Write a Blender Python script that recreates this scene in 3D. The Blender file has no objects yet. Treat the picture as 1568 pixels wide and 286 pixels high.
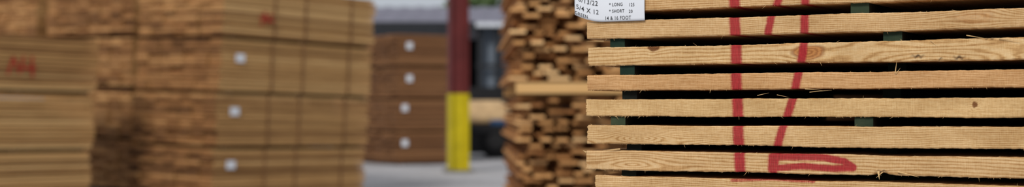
import bpy, math, random
import numpy as np
from mathutils import Matrix, Vector
random.seed(7); rng=np.random.default_rng(11)
S=bpy.context.scene
S.view_settings.view_transform='Standard'
S.view_settings.look='None'
COL=S.collection

# ------------------------------------------------------------ materials
def lin(c):
    return tuple(((x/255)/12.92 if x/255<=0.04045 else (((x/255)+0.055)/1.055)**2.4) for x in c)+(1,)
class NT:
    def __init__(s,name):
        s.m=bpy.data.materials.new(name); s.m.use_nodes=True
        s.n=s.m.node_tree.nodes; s.l=s.m.node_tree.links
        s.b=s.n['Principled BSDF']; s.b.inputs['Roughness'].default_value=0.8
        s.b.inputs['Specular IOR Level'].default_value=0.25
    def set(s,inp,v):
        if hasattr(v,'is_output'): s.l.new(v,inp)
        else: inp.default_value=v
    def math(s,op,a,b=0.0,clamp=False):
        n=s.n.new('ShaderNodeMath'); n.operation=op; n.use_clamp=clamp
        s.set(n.inputs[0],a); s.set(n.inputs[1],b); return n.outputs[0]
    def coord(s,scale=(1,1,1)):
        t=s.n.new('ShaderNodeTexCoord'); m=s.n.new('ShaderNodeMapping')
        m.inputs['Scale'].default_value=scale
        s.l.new(t.outputs['Object'],m.inputs['Vector']); return m.outputs[0]
    def noise(s,scale,vec,detail=3,rough=.5):
        n=s.n.new('ShaderNodeTexNoise'); n.inputs['Scale'].default_value=scale
        n.inputs['Detail'].default_value=detail; n.inputs['Roughness'].default_value=rough
        s.l.new(vec,n.inputs['Vector']); return n.outputs['Fac']
    def attr(s,name):
        a=s.n.new('ShaderNodeAttribute'); a.attribute_name=name; return a.outputs['Fac']
    def ramp(s,fac,stops):
        r=s.n.new('ShaderNodeValToRGB'); e=r.color_ramp.elements
        while len(e)<len(stops): e.new(0.5)
        for i,(p,c) in enumerate(stops): e[i].position=p; e[i].color=c
        s.l.new(fac,r.inputs['Fac']); return r.outputs['Color']
    def mix(s,f,a,b,mode='MIX'):
        n=s.n.new('ShaderNodeMix'); n.data_type='RGBA'; n.blend_type=mode
        s.set(n.inputs[0],f)
        s.set(n.inputs[6],a); s.set(n.inputs[7],b); return n.outputs[2]
    def color(s,c): s.set(s.b.inputs['Base Color'],c)
    def bump(s,h,strength=.3,dist=.002):
        n=s.n.new('ShaderNodeBump'); n.inputs['Strength'].default_value=strength
        n.inputs['Distance'].default_value=dist; s.l.new(h,n.inputs['Height'])
        s.l.new(n.outputs[0],s.b.inputs['Normal'])

def board_mat(name,c0,c1,c2,long_sc=1.2,cross=30):
    t=NT(name); v=t.coord((long_sc,cross,cross))
    n=t.noise(1.6,v,4,.6)
    tint=t.attr('tint')
    f=t.math('ADD',t.math('MULTIPLY',n,.5),t.math('MULTIPLY',tint,.6))
    t.color(t.ramp(f,[(.2,lin(c0)),(.55,lin(c1)),(.9,lin(c2))]))
    t.bump(n,.4,.003)
    return t.m
def end_mat(name,c0,c1,c2):
    t=NT(name); v=t.coord((1,1,1))
    n=t.noise(14,v,4,.65); tint=t.attr('tint')
    f=t.math('ADD',t.math('MULTIPLY',n,.55),t.math('MULTIPLY',tint,.65))
    t.color(t.ramp(f,[(.25,lin(c0)),(.6,lin(c1)),(.95,lin(c2))]))
    t.bump(n,.5,.004); return t.m
def plain(name,c,rough=.7,metal=0,var=.12,sc=6):
    t=NT(name); v=t.coord(); n=t.noise(sc,v,4,.6)
    a=tuple(x*(1-var*2) for x in lin(c)[:3])+(1,); b=tuple(min(1,x*(1+var)) for x in lin(c)[:3])+(1,)
    t.color(t.ramp(n,[(.3,a),(.7,b)])); t.b.inputs['Roughness'].default_value=rough
    t.b.inputs['Metallic'].default_value=metal; return t.m

M_side=board_mat('pine_board_side',(118,78,44),(196,150,94),(232,190,130))
M_end=end_mat('pine_board_end',(80,52,30),(154,108,66),(202,154,100))
M_side3=board_mat('weathered_board_side',(84,54,34),(136,94,60),(164,118,78))
M_end3=end_mat('weathered_board_end',(74,48,30),(128,88,56),(158,114,74))
M_side4=board_mat('fresh_board_side',(112,68,36),(176,120,68),(210,156,98))
M_end4=end_mat('fresh_board_end',(140,90,48),(206,152,94),(242,198,140))
M_int=board_mat('shade_darkened_inner_pine',(66,42,22),(100,70,40),(130,92,54))  # inner rows coloured darker than the face boards, painted-in shade for the gaps
M_stick=end_mat('stained_shade_dark_sticker',(6,7,5),(11,14,10),(18,24,16))  # treated green-brown, taken near black to paint in the gap shade
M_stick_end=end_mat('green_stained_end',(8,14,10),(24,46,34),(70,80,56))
M_bol=board_mat('bolster_wood',(44,30,18),(66,46,28),(90,64,40))
M_bol4=board_mat('bolster_fresh',(176,130,78),(208,162,102),(225,182,124))
M_paper=plain('paper_tag_white',(226,229,235),.6,0,.03)
M_redp=plain('red_spray_paint',(180,54,42),.7,0,.15,40)
M_strap=plain('strap_band',(138,98,60),.6)

# ------------------------------------------------------------ mesh builder
class MB:
    def __init__(s): s.v=[]; s.f=[]; s.mi=[]; s.t=[]
    def box(s,x0,x1,y0,y1,z0,z1,side=0,end=None,tint=None,yaw=0):
        if tint is None: tint=random.random()
        if end is None: end=side
        b=len(s.v)
        P=[(x0,y0,z0),(x1,y0,z0),(x1,y1,z0),(x0,y1,z0),(x0,y0,z1),(x1,y0,z1),(x1,y1,z1),(x0,y1,z1)]
        if yaw:
            cx,cy=(x0+x1)/2,(y0+y1)/2; c,q=math.cos(yaw),math.sin(yaw)
            P=[(cx+(x-cx)*c-(y-cy)*q, cy+(x-cx)*q+(y-cy)*c, z) for x,y,z in P]
        s.v+=P
        for f,m in (((0,3,2,1),side),((4,5,6,7),side),((0,1,5,4),side),((2,3,7,6),side),((1,2,6,5),end),((3,0,4,7),end)):
            s.f.append(tuple(b+i for i in f)); s.mi.append(m)
        s.t+=[tint]*8
    def obj(s,name,mats,parent=None,bevel=0):
        me=bpy.data.meshes.new(name); me.from_pydata(s.v,[],s.f); me.update()
        for m in mats: me.materials.append(m)
        me.polygons.foreach_set('material_index',s.mi)
        a=me.attributes.new('tint','FLOAT','POINT'); a.data.foreach_set('value',s.t)
        o=bpy.data.objects.new(name,me); COL.objects.link(o)
        if parent: o.parent=parent
        if bevel:
            md=o.modifiers.new('bevel','BEVEL'); md.width=bevel; md.segments=2; md.limit_method='ANGLE'
        return o
def empty(name,mat=None):
    e=bpy.data.objects.new(name,None); e.empty_display_size=.2; COL.objects.link(e)
    if mat is not None: e.matrix_world=mat
    return e
def place(x,y,z,yaw,tilt=0):
    return Matrix.Translation((x,y,z))@Matrix.Rotation(math.radians(tilt),4,'Y')@Matrix.Rotation(yaw,4,'Z')

# ------------------------------------------------------------ background lumber stacks
def lumber_stack(name,x,y,z,yaw,tilt,L,W,packs,offs=None,mats=None,ph=.70,bol=.045,nl=13,nb=7,straps=(),base=0.0,lg=.011):
    root=empty(name,place(x,y,z,yaw,tilt))
    mats=mats or [M_side,M_end,M_bol,M_strap]
    for p in range(packs):
        b=MB(); ox,oy=(offs[p] if offs else (0,0)); z0=base+p*ph
        nbl=max(2,int(L/1.0)+1)
        for i in range(nbl):
            bx=ox+.12+(L-.34)*i/(nbl-1); b.box(bx,bx+.1,oy+.01,oy+W-.01,z0,z0+bol,2)
        h=(ph-bol)/nl
        pt=random.uniform(-.10,.10)
        for k in range(nl):
            w=W/nb
            lt=random.uniform(0,1)
            for j in range(nb):
                e=random.uniform(-.03,.03); e2=random.uniform(-.03,.03); g=random.uniform(.003,.014)
                yy=random.uniform(-.010,.010)
                t=min(1,max(0,.55*lt+.42*random.random()+pt))
                b.box(ox+e,ox+L+e2,oy+j*w+yy,oy+(j+1)*w-g+yy,z0+bol+k*h,z0+bol+(k+1)*h-lg,0,1,t)
        for sx in straps:
            b.box(ox+sx,ox+sx+.03,oy-.016,oy-.012,z0+bol,z0+ph,3)
        b.obj('board_pack_%d'%(p+1),mats,root)
    return root
def tag_on(root,x,y,z,w=.13,h=.13):
    b=MB(); b.box(x-w/2,x+w/2,y-.026,y-.022,z-h/2,z+h/2)
    b.obj('paper_tag',[M_paper],root)
def scrawl(root,pts,y,r=.016):
    vs=[];fs=[]
    for st in pts:
        for (a,c) in zip(st[:-1],st[1:]):
            d=Vector((c[0]-a[0],c[1]-a[1])); n=Vector((-d.y,d.x)).normalized()*r; dd=d.normalized()*r*.6
            q=[(a[0]-dd.x+n.x,a[1]-dd.y+n.y),(a[0]-dd.x-n.x,a[1]-dd.y-n.y),(c[0]+dd.x-n.x,c[1]+dd.y-n.y),(c[0]+dd.x+n.x,c[1]+dd.y+n.y)]
            i=len(vs)
            for px,pz in q: vs.append((px,y-.024,pz))
            fs.append((i,i+1,i+2,i+3))
    me=bpy.data.meshes.new('red_mark'); me.from_pydata(vs,[],fs); me.materials.append(M_redp)
    o=bpy.data.objects.new('red_mark',me); COL.objects.link(o); o.parent=root

YAW=math.atan2(.8,.6)
B=lumber_stack('unseen_gap_blocking_stack',-3.70,17.90,-.02,YAW,1.7,2.79,1.65,4,[(-.09,.03),(-.06,.02),(-.03,.0),(0,0)],straps=(.86,1.42,2.3))
for k,(tx,tz,ty) in enumerate([(.20,.50,.03),(.23,1.18,.02),(.28,1.86,0)]): tag_on(B,tx,ty,tz,.15,.105)
scrawl(B,[[(.62,2.30),(.68,2.48)],[(.68,2.48),(.72,2.33),(.80,2.46)],[(.6,2.40),(.84,2.36)]],0,.014)
A=lumber_stack('unseen_gap_blocking_stack',-5.23-.6*3.2,17.70-.8*3.2,.0,YAW,1.2,3.2,1.65,3,[(-.04,0),(.0,0),(.04,0)])
tag_on(A,1.0,0,1.98,.2,.13)
def m_mark(cx,cz,s):
    return [[(cx-.16*s,cz-.08*s),(cx-.1*s,cz+.09*s),(cx-.02*s,cz-.07*s)],[(cx+.02*s,cz+.1*s),(cx+.0*s,cz-.02*s),(cx+.16*s,cz-.01*s)],[(cx+.12*s,cz+.1*s),(cx+.13*s,cz-.1*s)]]
scrawl(A,m_mark(2.15,1.72,1.15),0,.016)
scrawl(A,m_mark(1.40,1.12,1.15),0,.016)
scrawl(A,m_mark(.75,.40,1.0),0,.016)
lumber_stack('unseen_gap_blocking_stack',-5.2,19.3,.06,YAW,1.5,3.4,1.95,4,[(0,0)]*4,nb=8)
lumber_stack('unseen_gap_blocking_stack',-6.95,20.62,.09,YAW,1.5,3.4,1.95,4,[(0,0)]*4,nb=8)
C=lumber_stack('unseen_gap_blocking_stack',-2.49,30.3,-.02,math.atan2(.5,.87),0,1.34,3.4,4,[(0,0),(.02,0),(.05,0),(.04,0)],mats=[M_side3,M_end3,M_bol,M_strap],nb=14)
for tx,tz in [(.22,.47),(.22,1.22),(.33,1.85),(.33,2.55)]: tag_on(C,tx,0,tz,.14,.14)

# ------------------------------------------------------------ air-drying stack seen from its ends
def drying_stack():
    root=empty('air_drying_lumber_stack',place(.06,11.3,-.02,math.radians(2)))
    mats=[M_side4,M_end4,M_bol4]
    def pack(name,z0,n,x0,W):
        b=MB()
        for k in range(n):
            z=z0+k*.046; x=x0+random.uniform(-.065,.06)
            while x<x0+W:
                w=random.choice([.07,.09,.12,.15])*random.uniform(.9,1.15)
                e=random.uniform(-.06,.22) if random.random()<.8 else random.uniform(-.16,.4)
                dz=random.uniform(-.004,.008)
                b.box(x,x+w,e,3.6+e,z+dz,z+.026+dz,0,0,random.random(),yaw=random.uniform(-.006,.006))
                for fi in (2,3): b.mi[-6+fi]=1
                x+=w+random.choice([.008,.02,.04,.09])
            for yy in (.28,1.3,2.4,3.3):
                s=random.uniform(-.04,.02)
                b.box(x0+s,x0+W+.02,yy,yy+.035,z+.028,z+.044,0,0,.1)
        b.obj(name,mats,root)
    pack('lower_pack',.12,26,.02,1.5)
    pack('upper_pack',1.44,30,-.02,1.5)
    b=MB()
    for y in (-.06,1.6,3.2): b.box(-.03,1.5,y,y+.1,1.335,1.42,2,2,.7)
    for yy in (.1,1.6,3.2): b.box(0,1.5,yy,yy+.1,0,.11,2,2,.3)
    b.obj('bolsters',mats,root)
drying_stack()

# ------------------------------------------------------------ FRONT stack (local x along boards, y into stack)
FX,FY=.1338,2.513
DIR=(.8725,-.4886)
front=empty('stickered_lumber_stack',place(FX,FY,-.02,math.atan2(DIR[1],DIR[0])))
CH=1.22
def face(u,v):
    r=(u-784)/2178.0
    s=(FY*r-FX)/(DIR[0]-DIR[1]*r)
    return s,CH+(165-v)/2178.0*(FY+DIR[1]*s)
PX=.00115
strokes=[([(1123,-30),(1124,0),(1126,50),(1127,120),(1130,200),(1133,262)],.0098,1),
 ([(1202,-30),(1192,0),(1181,26),(1176,52)],.0070,.85),
 ([(1233,-30),(1232,45),(1229,80),(1221,118),(1216,142),(1208,168),(1197,200),(1190,225),(1184,262)],.0074,.9),
 ([(1184,240),(1183,258)],.0090,1),
 ([(1190,240),(1225,240),(1262,241),(1292,247),(1306,256)],.0060,1),
 ([(1190,257),(1230,254),(1275,258),(1306,257)],.0056,.95),
 ([(1120,276),(1180,274),(1245,278)],.0030,.6)]
strokes=[([face(*p) for p in pl],r,k) for pl,r,k in strokes]
def paint_field(X,Z):
    out=np.zeros_like(X)
    for pl,r,k in strokes:
        d=np.full_like(X,9.)
        for (ax,az),(bx,bz) in zip(pl[:-1],pl[1:]):
            dx,dz=bx-ax,bz-az; t=np.clip(((X-ax)*dx+(Z-az)*dz)/(dx*dx+dz*dz),0,1)
            d=np.minimum(d,np.hypot(X-ax-t*dx,Z-az-t*dz))
        out=np.maximum(out,k*np.clip((r*1.35-d)/(r*.80),0,1)**1.2)
    return out
def n1(x,f,seed,n=6):
    r=np.random.default_rng(seed); o=np.zeros_like(x)
    for i in range(n):
        ff=f*(1.7**i)*r.uniform(.8,1.2); o+=np.sin(x*ff*6.283+r.uniform(0,6.28))/(1.6**i)
    return o*.5
VB=[(-44,27,2),(-6,25,2),(34,25.5,0),(73,28,1),(115,23.5,-1),(152,26,-3),(191,28.5,0),(230,28.5,-2),(268,27,13)]
style=[(9,.01,.5),(8,.02,.45),(10,.02,.5),(5,-.03,.62),(12,.01,.25),(16,.004,.75),(11,-.012,.6),(6,.035,.5),(9,.01,.55)]
knots={3:[face(1237,80)+(.027,.0125,.85,.65),face(1000,73)+(.011,.0055,1.0,1.0)],
       5:[face(1492,160)+(.004,.0045,.9,1.0)],
       2:[face(1492,26)+(.03,.010,.25,.3)]}
darks=[(3,)+face(1405,86)+(.012,.0028),(3,)+face(1468,88)+(.010,.003),(3,)+face(1440,90)+(.004,.002),
       (3,)+face(1515,58)+(.012,.002),(7,)+face(1350,262)+(.012,.0015)]
nz=20
xs=np.concatenate([np.linspace(0,.90,820),np.array([1.0,1.5,2.2,3.,3.8,4.27])])
mv=[];mf=[];G=[];PT=[];KM=[];KD=[];TI=[];DK=[];base=0
tops=[];bots=[]
for bi,(vt,th,off) in enumerate(VB):
    zt=CH+(165-vt)*FY/2178; zb=zt-th*FY/2178; tops.append(zt); bots.append(zb)
    x=xs.copy(); x=x+(off*PX)*np.clip(1-x/.3,0,1)
    rings,slope,tint=style[bi]
    top=zt+.0007*n1(x,3,bi*7+1)+.00035*n1(x,40,bi*7+2)+.0010*n1(x,.7,bi+90)
    bot=zb+.0008*n1(x,2.5,bi*7+3)+.00045*n1(x,45,bi*7+4)+.0010*n1(x,.7,bi+190)
    if bi==7:
        q=face(1350,262)[0]; bot+= .005*np.exp(-((x-q)/.012)**2)
    fr=np.linspace(0,1,nz)
    X=np.repeat(x[:,None],nz+2,1); Z=np.zeros_like(X); Y=np.zeros_like(X)
    Z[:,:nz]=bot[:,None]+(top-bot)[:,None]*fr[None]
    Z[:,nz]=zt; Z[:,nz+1]=zb
    Y[:,:nz]=.0012*n1(x,1.1,bi+40)[:,None]+.00022*n1(x*1.0,70,bi+60)[:,None]*np.cos(fr*9+bi)[None]
    er=np.minimum(fr,1-fr)*(zt-zb); Y[:,:nz]+=(.0016*np.clip(1-er/.0022,0,1)**2)[None]
    off_y=[.004,.001,.0,.002,.0015,.003,.0,.001,.002][bi]
    Y[:,:nz]+=off_y
    Y[:,nz]=.29;Y[:,nz+1]=.29
    X[0,:nz]+=rng.uniform(-.0016,.0012,nz); X[1,:nz]=np.maximum(X[1,:nz],X[0,:nz]+.0004)
    zz=(Z-zb); xx=X
    zc=zz.copy()
    w=.0016*n1(x,1.6,bi+300)[:,None]+.0005*n1(x,7,bi+310)[:,None]
    zc=zc+slope*xx*.5+w
    if bi in (6,7):
        x0=[0,0,0,0,0,0,.10,.085][bi]
        rr=np.sqrt(((xx-x0)*.16)**2+(zz-.010)**2)
        bl=np.exp(-((xx-x0)/.09)**2); zc=zc*(1-bl)+rr*1.4*bl
    if bi==3:
        rr=np.sqrt(((xx-.62)*.05)**2+(zz-.03)**2); bl=np.exp(-((xx-.60)/.14)**2); zc=zc*(1-bl)+rr*1.2*bl
    km=np.zeros_like(X); kd=np.zeros_like(X); dk=np.zeros_like(X)
    for (kx,kz,a,b,st,dkn) in knots.get(bi,[]):
        d=np.sqrt(((X-kx)/a)**2+((Z-kz)/b)**2); th_=np.arctan2((Z-kz)/b,(X-kx)/a); d=d*(1+.07*np.sin(th_*3+bi)+.05*np.sin(th_*5+1))
        zc=zc+(kz-zb-zc)*.85*np.exp(-(d/1.7)**2)
        m=np.clip((1.15-d)/.3,0,1)*st; km=np.maximum(km,m); kd=np.where(m>0,d,kd)
        if dkn>.9: dk=np.maximum(dk,m*.75)
        else: dk=np.maximum(dk,st*.42*np.exp(-((d-1.0)/.10)**2)*(.6+.4*np.sin(th_*2+.6)))
    for (b2,dx_,dz_,a,b) in darks:
        if b2==bi:
            d=np.sqrt(((X-dx_)/a)**2+((Z-dz_-.0012*np.sin(X*700))/b)**2); dk=np.maximum(dk,np.clip(1.2-d,0,1))
    g=zc/(.031)*rings
    pf=paint_field(X,Z); pf[:,nz:]=0
    n=len(x); R=nz+2
    mv.append(np.stack([X,Y,Z],-1).reshape(-1,3))
    idx=(np.arange(n)[:,None]*R+np.arange(R)[None])+base
    a0=idx[:-1,:];a1=idx[1:,:];b0=np.roll(idx,-1,1)[:-1,:];b1=np.roll(idx,-1,1)[1:,:]
    mf+= np.stack([a0,a1,b1,b0],-1).reshape(-1,4).tolist()
    mf.append(idx[0,:].tolist()); mf.append(idx[-1,::-1].tolist())
    base+=n*R
    G.append(g.ravel());PT.append(pf.ravel());KM.append(km.ravel());KD.append(kd.ravel());DK.append(dk.ravel());TI.append(np.full(n*R,tint))
me=bpy.data.meshes.new('face_boards'); me.from_pydata(np.concatenate(mv).tolist(),[],mf); me.update()
for nm,arr in (('g',G),('paint',PT),('km',KM),('kd',KD),('dk',DK),('tint',TI)):
    a=me.attributes.new(nm,'FLOAT','POINT'); a.data.foreach_set('value',np.concatenate(arr).astype(np.float32))
t=NT('rough_sawn_pine_face')
g=t.attr('g'); vl=t.coord((6,60,60)); vf=t.coord((45,420,420)); vs=t.coord((420,50,40))
nA=t.noise(2.2,vl,3); nB=t.noise(1.6,vf,5,.75); nS=t.noise(1.4,vs,4,.65)
vb=t.coord((9,9,30)); nBl=t.noise(1.0,vb,3)
gg=t.math('ADD',g,t.math('MULTIPLY',nA,1.3))
s=t.math('SINE',t.math('MULTIPLY',gg,6.2832)); s01=t.math('ADD',t.math('MULTIPLY',s,.5),.5)
s01=t.math('POWER',s01,2.2)
f=t.math('ADD',t.math('MULTIPLY',s01,.30),t.math('MULTIPLY',nB,.66))
f=t.math('ADD',f,t.math('MULTIPLY',nS,.44)); f=t.math('SUBTRACT',f,.30)
base_c=t.ramp(f,[(.12,lin((246,220,176))),(.40,lin((222,184,130))),(.64,lin((182,140,90))),(.9,lin((124,86,50)))])
hue=t.ramp(t.attr('tint'),[(0,lin((240,206,180))),(.5,lin((248,238,228))),(1,lin((255,250,232)))])
c=t.mix(1.0,base_c,hue,'MULTIPLY')
blot=t.ramp(nBl,[(.35,(.80,.76,.70,1)),(.62,(1,1,1,1))]); c=t.mix(1.0,c,blot,'MULTIPLY')
kr=t.math('ADD',t.math('MULTIPLY',t.math('SINE',t.math('ADD',t.math('MULTIPLY',t.attr('kd'),19.),t.math('MULTIPLY',nB,7.))),.5),.5)
kc=t.ramp(kr,[(0,lin((196,130,70))),(1,lin((156,92,44)))])
c=t.mix(t.attr('km'),c,kc)
dkf=t.math('MULTIPLY',t.attr('dk'),t.math('ADD',t.math('MULTIPLY',nB,1.6),.1),True)
c=t.mix(dkf,c,lin((58,34,20)))
pn=t.math('ADD',t.math('MULTIPLY',nB,1.6),t.math('MULTIPLY',nS,.9)); pn=t.math('SUBTRACT',pn,1.25)
pf=t.math('ADD',t.math('MULTIPLY',t.attr('paint'),1.35),t.math('MULTIPLY',pn,.70))
pf=t.math('MULTIPLY',pf,t.math('MULTIPLY',t.attr('paint'),3.0,True),True)
pf=t.math('MULTIPLY',pf,.92)
pc=t.ramp(nS,[(.3,lin((190,28,50))),(.7,lin((138,14,32)))])
c=t.mix(pf,c,pc); t.color(c)
h=t.math('ADD',t.math('MULTIPLY',nS,1.3),t.math('MULTIPLY',nB,1.0)); t.bump(h,.7,.0011)
t.b.inputs['Roughness'].default_value=.75
me.materials.append(t.m)
o=bpy.data.objects.new('face_boards',me); COL.objects.link(o); o.parent=front

b=MB()
layers=[]
for zt,zb in zip(tops,bots): layers.append((zb,zt,True))
z=tops[0]+.016
for k in range(5): layers.append((z,z+.030,False)); z+=.0455
z=bots[-1]-.0145
while z>.14: layers.append((z-.030,z,False)); z-=.0452
layers.sort()
for zb,zt,vis in layers:
    for j in range(4):
        if vis and j==0: continue
        e=random.uniform(-.004,.012)
        b.box(e,4.27+random.uniform(-.02,.02),j*.3+.002,j*.3+.292,zb+.0005,zt-.0005,0)
b.obj('inner_boards',[M_int],front)
b=MB()
end_u={0:0,1:0,2:931,3:946,4:947,5:932,6:954,7:946}
mid_u={1:(1300,1326),2:(1350,1376),5:(1306,1332)}
for i in range(len(layers)):
    zb,zt,vis=layers[i]
    z0=(layers[i-1][1] if i else .10); z1=zb
    li=None
    if vis: li=tops.index(zt)
    x0=random.uniform(.035,.06)
    if li is not None and end_u.get(li,0): x0=face(end_u[li],165)[0]
    green=li in (2,3,5)
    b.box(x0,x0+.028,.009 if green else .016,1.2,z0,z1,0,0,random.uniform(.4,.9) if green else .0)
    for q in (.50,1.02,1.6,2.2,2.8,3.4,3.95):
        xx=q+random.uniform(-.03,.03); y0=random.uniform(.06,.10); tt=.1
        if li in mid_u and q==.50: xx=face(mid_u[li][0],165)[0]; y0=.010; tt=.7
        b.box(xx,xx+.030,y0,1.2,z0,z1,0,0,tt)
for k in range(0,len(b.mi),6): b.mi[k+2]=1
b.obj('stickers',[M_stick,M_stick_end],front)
b=MB()
for xx in (.3,1.5,2.8,3.9): b.box(xx,xx+.1,0.02,1.18,0,.115,0)
b.obj('bolsters',[M_bol],front)
q=front.matrix_world@Vector((-.08,1.27,0))
lumber_stack('unseen_gap_blocking_stack',q.x,q.y,-.02,math.atan2(DIR[1],DIR[0]),0,4.3,1.2,3,None,mats=[M_side3,M_end3,M_bol,M_strap],nl=16,nb=4,lg=.0006)  # unseen stack added behind the front one to stop light through its gaps

sv=[];sf=[]
def sliver(p,d,L,w,bend=(0,0,0)):
    d=Vector(d).normalized(); u=d.cross(Vector((0,1,0.01))).normalized(); v=d.cross(u)
    b0=len(sv); N=4
    for i in range(N+1):
        q=i/N; c=Vector(p)+d*L*q+Vector(bend)*q*q; r=w*(1-q*.92)
        for k in range(4):
            a=k*math.pi/2; sv.append(tuple(c+u*math.cos(a)*r+v*math.sin(a)*r*.6))
    for i in range(N):
        for k in range(4):
            sf.append((b0+i*4+k,b0+i*4+(k+1)%4,b0+i*4+4+(k+1)%4,b0+i*4+4+k))
for bi in range(len(VB)):
    zt,zb=tops[bi],bots[bi]; off=VB[bi][2]*PX
    for k in range(22):
        zz=random.choice([zb+random.uniform(0,.004),zt-random.uniform(0,.004),random.uniform(zb,zt)])
        sliver((off+.001,.003+random.random()*.02,zz),(-1,random.uniform(-.5,.2),random.uniform(-.6,.6)),random.uniform(.001,.0055),random.uniform(.0002,.0007))
    for k in range(110):
        x=random.uniform(0,.78)
        if random.random()<.3: x=random.uniform(0,.12)
        lower=random.random()<.7
        L=random.uniform(.0008,.003) if random.random()<.9 else random.uniform(.004,.008)
        zz=zb+.0008 if lower else zt-.0008
        sliver((x,.0025,zz),(random.uniform(-1.5,1.5),random.uniform(-.5,.1),-1 if lower else .5),L,random.uniform(.00015,.0004),(random.uniform(-.001,.001),0,0))
def sl(u0,v0,u1,v1,w,by=0,bend=(0,0,0)):
    a=face(u0,v0);c=face(u1,v1); sliver((a[0],-.001,a[1]),(c[0]-a[0],by,c[1]-a[1]),math.hypot(c[0]-a[0],c[1]-a[1]),w,bend)
sl(1371,112,1374,93,.0010,-.002); sl(1372,113,1379,104,.0007)
sl(1233,136,1262,137,.0007,-.004,(0,0,-.002)); sl(1240,141,1275,137,.0006,-.002,(0,0,-.001)); sl(1190,145,1210,149,.0005,-.003)
sl(1345,262,1348,275,.0020,-.004); sl(1375,263,1408,269,.0012,-.004,(0,0,-.002)); sl(1352,263,1342,272,.001)
sl(1530,59,1568,62,.0011,-.003,(0,0,-.001)); sl(1480,54,1510,59,.0008); sl(1425,62,1438,72,.0005)
sl(898,233,893,230,.0014); sl(950,228,924,230,.0012,-.003); sl(925,63,898,63,.0006); sl(1160,146,1178,142,.0006)
me=bpy.data.meshes.new('splinters'); me.from_pydata(sv,[],sf)
M_spl=plain('splinter_wood',(222,184,128),.7,0,.1,300); me.materials.append(M_spl)
o=bpy.data.objects.new('splinters',me); COL.objects.link(o); o.parent=front

# ------------------------------------------------------------ paper tally tag
tx0=face(884,30)[0]; tx1=face(989,30)[0]; tz0=face(940,33)[1]; tz1=tz0+.11
def bend(x,y,z):
    q=max(0,.034-x)
    return (x+.0,y-.0045-1.6*q*q-.0012*math.sin((z-tz0)*60),z+4.6*q*q)
vs=[];fs=[];nx,nzz=40,24
for i in range(nx+1):
    for j in range(nzz+1):
        vs.append(bend(tx0+(tx1-tx0)*i/nx,0,tz0+(tz1-tz0)*j/nzz))
for i in range(nx):
    for j in range(nzz):
        a=i*(nzz+1)+j; fs.append((a,a+nzz+1,a+nzz+2,a+1))
me=bpy.data.meshes.new('paper'); me.from_pydata(vs,[],fs); me.materials.append(M_paper)
for p in me.polygons: p.use_smooth=True
tagroot=empty('lumber_tally_tag'); tagroot.matrix_world=front.matrix_world.copy()
o=bpy.data.objects.new('paper',me); COL.objects.link(o); o.parent=tagroot
sm=o.modifiers.new('thick','SOLIDIFY'); sm.thickness=.0002; sm.offset=1
M_ink=plain('black_print',(28,28,32),.6,0,.05)
def text(s_,u,v,size,sx=1.0):
    cu=bpy.data.curves.new('t','FONT'); cu.body=s_; cu.size=size; cu.resolution_u=3; cu.offset=.00010; cu.space_character=1.12
    ob=bpy.data.objects.new('t',cu); COL.objects.link(ob); bpy.context.view_layer.update()
    me=bpy.data.meshes.new_from_object(ob.evaluated_get(bpy.context.evaluated_depsgraph_get()))
    bpy.data.objects.remove(ob)
    x0,z0=face(u,v)
    for w in me.vertices:
        x=x0+w.co.x*sx; z=z0+w.co.y
        p=bend(x,0,z); w.co=(p[0],p[1]-.0005,p[2])
    me.materials.clear(); me.materials.append(M_ink)
    ob=bpy.data.objects.new('printed_text',me); COL.objects.link(ob); ob.parent=tagroot
text('6/13/22',889,11,.0120,.9); text('5/4 X 12',886,24,.0115,.93); text('GREEN',884,33,.0080,.9)
text('* LONG',935,10,.0080,.85); text('125',965,10,.0080,.85)
text('* SHORT',935,20,.0080,.85); text('20',965,20,.0080,.85)
text('14 & 16 FOOT',928,31,.0090,.82)
text('PINE ROUGH',892,-6,.011,.8); text('TALLY 145',940,-8,.009,.8)

# ------------------------------------------------------------ ground
me=bpy.data.meshes.new('ground'); me.from_pydata([(-60,-10,-.02),(60,-10,-.02),(60,120,-.02),(-60,120,-.02)],[],[(0,1,2,3)])
t=NT('concrete_yard'); v=t.coord(); n1_=t.noise(.5,v,5,.6); n2_=t.noise(6,v,4,.6)
f=t.math('ADD',t.math('MULTIPLY',n1_,.6),t.math('MULTIPLY',n2_,.4))
t.color(t.ramp(f,[(.3,lin((134,130,129))),(.6,lin((180,177,178)))])); t.bump(n2_,.3,.01)
me.materials.append(t.m); COL.objects.link(bpy.data.objects.new('ground',me))

# ------------------------------------------------------------ steel column (H section)
def column():
    root=empty('steel_column',place(-1.02,27.0,0,math.radians(14)))
    Mr=plain('red_oxide_paint',(104,42,40),.55,0,.15,3); My=plain('safety_yellow_paint',(200,180,20),.5,0,.12,3)
    Mb=plain('base_plate_steel',(120,116,110),.6)
    for nm,z0,z1,m,g in (('red_shaft',1.47,6.2,Mr,0),('yellow_guard_section',.02,1.47,My,.006)):
        b=MB()
        b.box(-.18-g,-.145+g,-.15-g,.15+g,z0,z1); b.box(.145-g,.18+g,-.15-g,.15+g,z0,z1); b.box(-.15,.15,-.012-g-.05,.012+g-.05,z0,z1)
        b.obj(nm,[m],root,.006)
    b=MB(); b.box(-.26,.26,-.24,.24,-.02,.02)
    for sx in (-.21,.21):
        for sy in (-.19,.19): b.box(sx-.02,sx+.02,sy-.02,sy+.02,.02,.06)
    b.obj('base_plate',[Mb],root)
column()

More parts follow.
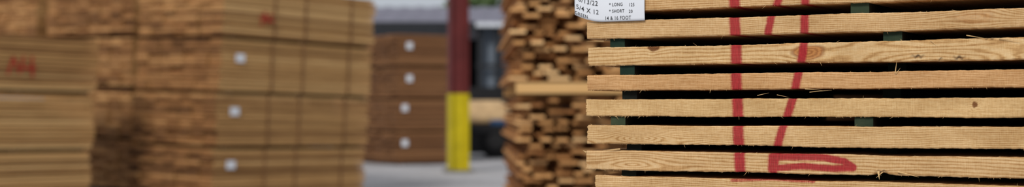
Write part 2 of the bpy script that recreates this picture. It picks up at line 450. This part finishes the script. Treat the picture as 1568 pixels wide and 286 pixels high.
# ------------------------------------------------------------ metal shed behind
def shed():
    root=empty('metal_shed')
    Mw=plain('corrugated_wall_steel',(118,128,140),.5,.1,.1,1); Mr=plain('roof_steel',(116,112,126),.5,.1,.1,1)
    Md=plain('post_steel_and_eave_shade',(38,40,44),.6); Mt=plain('eave_trim_white',(214,218,224),.5); Mi=plain('dark_shed_interior',(24,24,26),.9)
    def corr(name,x0,x1,y,z0,z1,mat,step=.15,dep=.05):
        vs=[];fs=[];n=int((x1-x0)/step)
        for i in range(n+1):
            yy=y+(dep if i%4 in(0,1) else 0); vs+= [(x0+i*step,yy,z0),(x0+i*step,yy,z1)]
        for i in range(n): fs.append((2*i,2*i+2,2*i+3,2*i+1))
        me=bpy.data.meshes.new(name); me.from_pydata(vs,[],fs); me.materials.append(mat)
        o=bpy.data.objects.new(name,me); COL.objects.link(o); o.parent=root
    corr('front_siding',-1.0,9,48,1.9,3.95,Mw)
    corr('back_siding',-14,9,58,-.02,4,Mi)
    vs=[];fs=[]
    xs_=np.arange(-14,9.3,.3)
    for i,x in enumerate(xs_):
        dz=.05 if i%2 else 0
        vs+=[(x,47.4,4.0+dz),(x,54,5.0+dz),(x,60,4.0+dz)]
    for i in range(len(xs_)-1):
        for k in (0,1): fs.append((3*i+k,3*i+3+k,3*i+4+k,3*i+1+k))
    me=bpy.data.meshes.new('roof'); me.from_pydata(vs,[],fs); me.materials.append(Mr)
    o=bpy.data.objects.new('roof',me); COL.objects.link(o); o.parent=root
    b=MB(); b.box(-1.2,9.1,47.3,47.4,3.90,4.04); b.obj('eave_trim',[Mt],root)
    b=MB(); b.box(-14,-1.2,47.3,47.4,3.68,4.06)  # dark strip painted as eave shade over the open bay; posts follow
    for x in (-13.9,-10,-6,-1.9,-1.15,-.58,-.15,.35,1.5,5,8.8): b.box(x,x+.16,47.6,47.8,-.02,3.95)
    b.box(-1.2,9,47.65,47.75,2.55,2.68)
    b.obj('posts_and_eave_shade',[Md],root)
shed()

# ------------------------------------------------------------ trees
def tree(x,y,h,sd):
    r=random.Random(sd); root=empty('broadleaf_tree',Matrix.Translation((x,y,-.02)))
    vs=[];fs=[]
    for i in range(7):
        q=i/6; rad=.28*(1-.6*q)
        for k in range(8): a=k*math.pi/4; vs.append((math.cos(a)*rad+.1*math.sin(q*4),math.sin(a)*rad,q*h*.6))
    for i in range(6):
        for k in range(8): fs.append((i*8+k,i*8+(k+1)%8,i*8+8+(k+1)%8,i*8+8+k))
    me=bpy.data.meshes.new('trunk'); me.from_pydata(vs,[],fs); me.materials.append(Mbark)
    o=bpy.data.objects.new('trunk',me); COL.objects.link(o); o.parent=root
    vs=[];fs=[]
    for c in range(16):
        cx,cy,cz=r.gauss(0,h*.17),r.gauss(0,h*.17),h*r.uniform(.45,.95); R=h*r.uniform(.1,.17)
        for l in range(130):
            d=Vector((r.gauss(0,1),r.gauss(0,1),r.gauss(0,1))).normalized()*R*r.uniform(.6,1)
            p=Vector((cx,cy,cz))+d; a=Vector((r.gauss(0,1),r.gauss(0,1),r.gauss(0,1))).normalized()*.22; e=a.orthogonal().normalized()*.13
            i=len(vs); vs+=[tuple(p-a),tuple(p+e),tuple(p+a),tuple(p-e)]; fs.append((i,i+1,i+2,i+3))
    me=bpy.data.meshes.new('foliage'); me.from_pydata(vs,[],fs); me.materials.append(Mleaf)
    o=bpy.data.objects.new('foliage',me); COL.objects.link(o); o.parent=root
Mbark=plain('bark',(84,70,58)); Mleaf=plain('leaves',(96,116,72),.7,0,.3,1)
for i,(x,y,h) in enumerate([(-1.0,68,7.2),(3,70,7),(-12,72,6),(8,75,8),(-22,70,7),(15,72,8)]): tree(x,y,h,i+3)

# ------------------------------------------------------------ flatbed trailer with logs
def trailer():
    root=empty('flatbed_trailer',place(-1.25,34.2,-.02,0))
    Mk=plain('dark_trailer_steel',(30,30,32),.6); Mt=plain('tyre_rubber',(20,20,21),.9); Mh=plain('wheel_hub',(46,45,45),.7)
    Mb=plain('blue_tarp',(44,74,110),.6); Mlog=plain('debarked_log',(196,164,122),.8,0,.12,4)
    b=MB(); b.box(-.2,6,0,2.2,.62,.80); b.box(-.2,6,.4,.55,.45,.62); b.box(-.2,6,1.6,1.75,.45,.62); b.box(-.25,-.17,0,2.2,.35,.85)
    for x in (0,1.5,3,4.5,5.8): b.box(x,x+.1,0,2.2,.5,.62)
    b.box(.0,1.9,.05,.1,.12,.6)
    b.box(-.2,6,2.1,2.2,.8,1.75)
    for x in (-.2,1,2.2,3.4,4.6,5.9): b.box(x,x+.1,2.0,2.1,.8,1.85)
    b.obj('deck_frame',[Mk],root)
    for n_,cx in enumerate((.85,1.95,4.5)):
        for cy in (.15,2.05):
            for nm,R,Wd,m in (('tyre',.42,.24,Mt),('hub',.2,.28,Mh)):
                vs=[];fs=[];N=28
                prof=[(R*.55,-Wd/2),(R*.94,-Wd/2),(R,-Wd*.35),(R,Wd*.35),(R*.94,Wd/2),(R*.55,Wd/2)]
                for k in range(N):
                    a=k*2*math.pi/N
                    for rr,yy in prof: vs.append((cx+rr*math.cos(a),cy+yy,.42+rr*math.sin(a)))
                P=len(prof)
                for k in range(N):
                    for j in range(P): fs.append((k*P+j,k*P+(j+1)%P,((k+1)%N)*P+(j+1)%P,((k+1)%N)*P+j))
                if nm=='hub': fs.append([k*P for k in range(N)]); fs.append([k*P+P-1 for k in range(N)])
                me=bpy.data.meshes.new(nm); me.from_pydata(vs,[],fs); me.materials.append(m)
                o=bpy.data.objects.new(nm,me); COL.objects.link(o); o.parent=root
    b=MB(); b.box(.72,1.12,-.02,.6,.80,.93); b.obj('blue_tarp_bundle',[Mb],root,.04)
    vs=[];fs=[]; N=16
    for (cx,cz,R,x0,x1,y) in [(0,.98,.17,.0,1.2,.85),(0,1.16,.17,.05,1.1,1.0),(0,.98,.17,.0,1.25,1.25),(0,1.29,.12,.1,1.0,1.15)]:
        i=len(vs)
        for xx in (x0,(x0+x1)/2,x1):
            for k in range(N):
                a=k*2*math.pi/N; q=R*(1+.06*math.sin(3*a+cz*9)); vs.append((xx,y+q*math.cos(a),cz+q*math.sin(a)))
        for s_ in range(2):
            for k in range(N): fs.append((i+s_*N+k,i+s_*N+(k+1)%N,i+s_*N+N+(k+1)%N,i+s_*N+N+k))
        fs.append([i+k for k in range(N)][::-1]); fs.append([i+2*N+k for k in range(N)])
    me=bpy.data.meshes.new('log_load'); me.from_pydata(vs,[],fs); me.materials.append(Mlog)
    o=bpy.data.objects.new('log_load',me); COL.objects.link(o); o.parent=root
trailer()

# ------------------------------------------------------------ light
w=bpy.data.worlds.new('overcast'); S.world=w; w.use_nodes=True
nt=w.node_tree; bg=nt.nodes['Background']
tc=nt.nodes.new('ShaderNodeTexCoord'); sp=nt.nodes.new('ShaderNodeSeparateXYZ'); rp=nt.nodes.new('ShaderNodeValToRGB')
nt.links.new(tc.outputs['Generated'],sp.inputs[0]); nt.links.new(sp.outputs['Z'],rp.inputs[0])
rp.color_ramp.elements[0].position=0; rp.color_ramp.elements[0].color=lin((206,213,222))
rp.color_ramp.elements[1].position=.5; rp.color_ramp.elements[1].color=lin((226,232,240))
nt.links.new(rp.outputs[0],bg.inputs[0]); bg.inputs[1].default_value=.74
sd=bpy.data.lights.new('hazy_sun','SUN'); sd.energy=1.95; sd.angle=math.radians(16); sd.color=(1,.96,.91)
so=bpy.data.objects.new('hazy_sun',sd); COL.objects.link(so)
so.rotation_euler=Vector((.30,.74,-.60)).to_track_quat('-Z','Y').to_euler()

# ------------------------------------------------------------ camera
cd=bpy.data.cameras.new('camera'); cd.sensor_width=36; cd.lens=50; cd.shift_y=22/1568
cd.dof.use_dof=True; cd.dof.focus_distance=2.34; cd.dof.aperture_fstop=3.3; cd.clip_end=400
co=bpy.data.objects.new('camera',cd); COL.objects.link(co); co.location=(0,0,CH-.02); co.rotation_euler=(math.radians(90),0,0)
S.camera=co
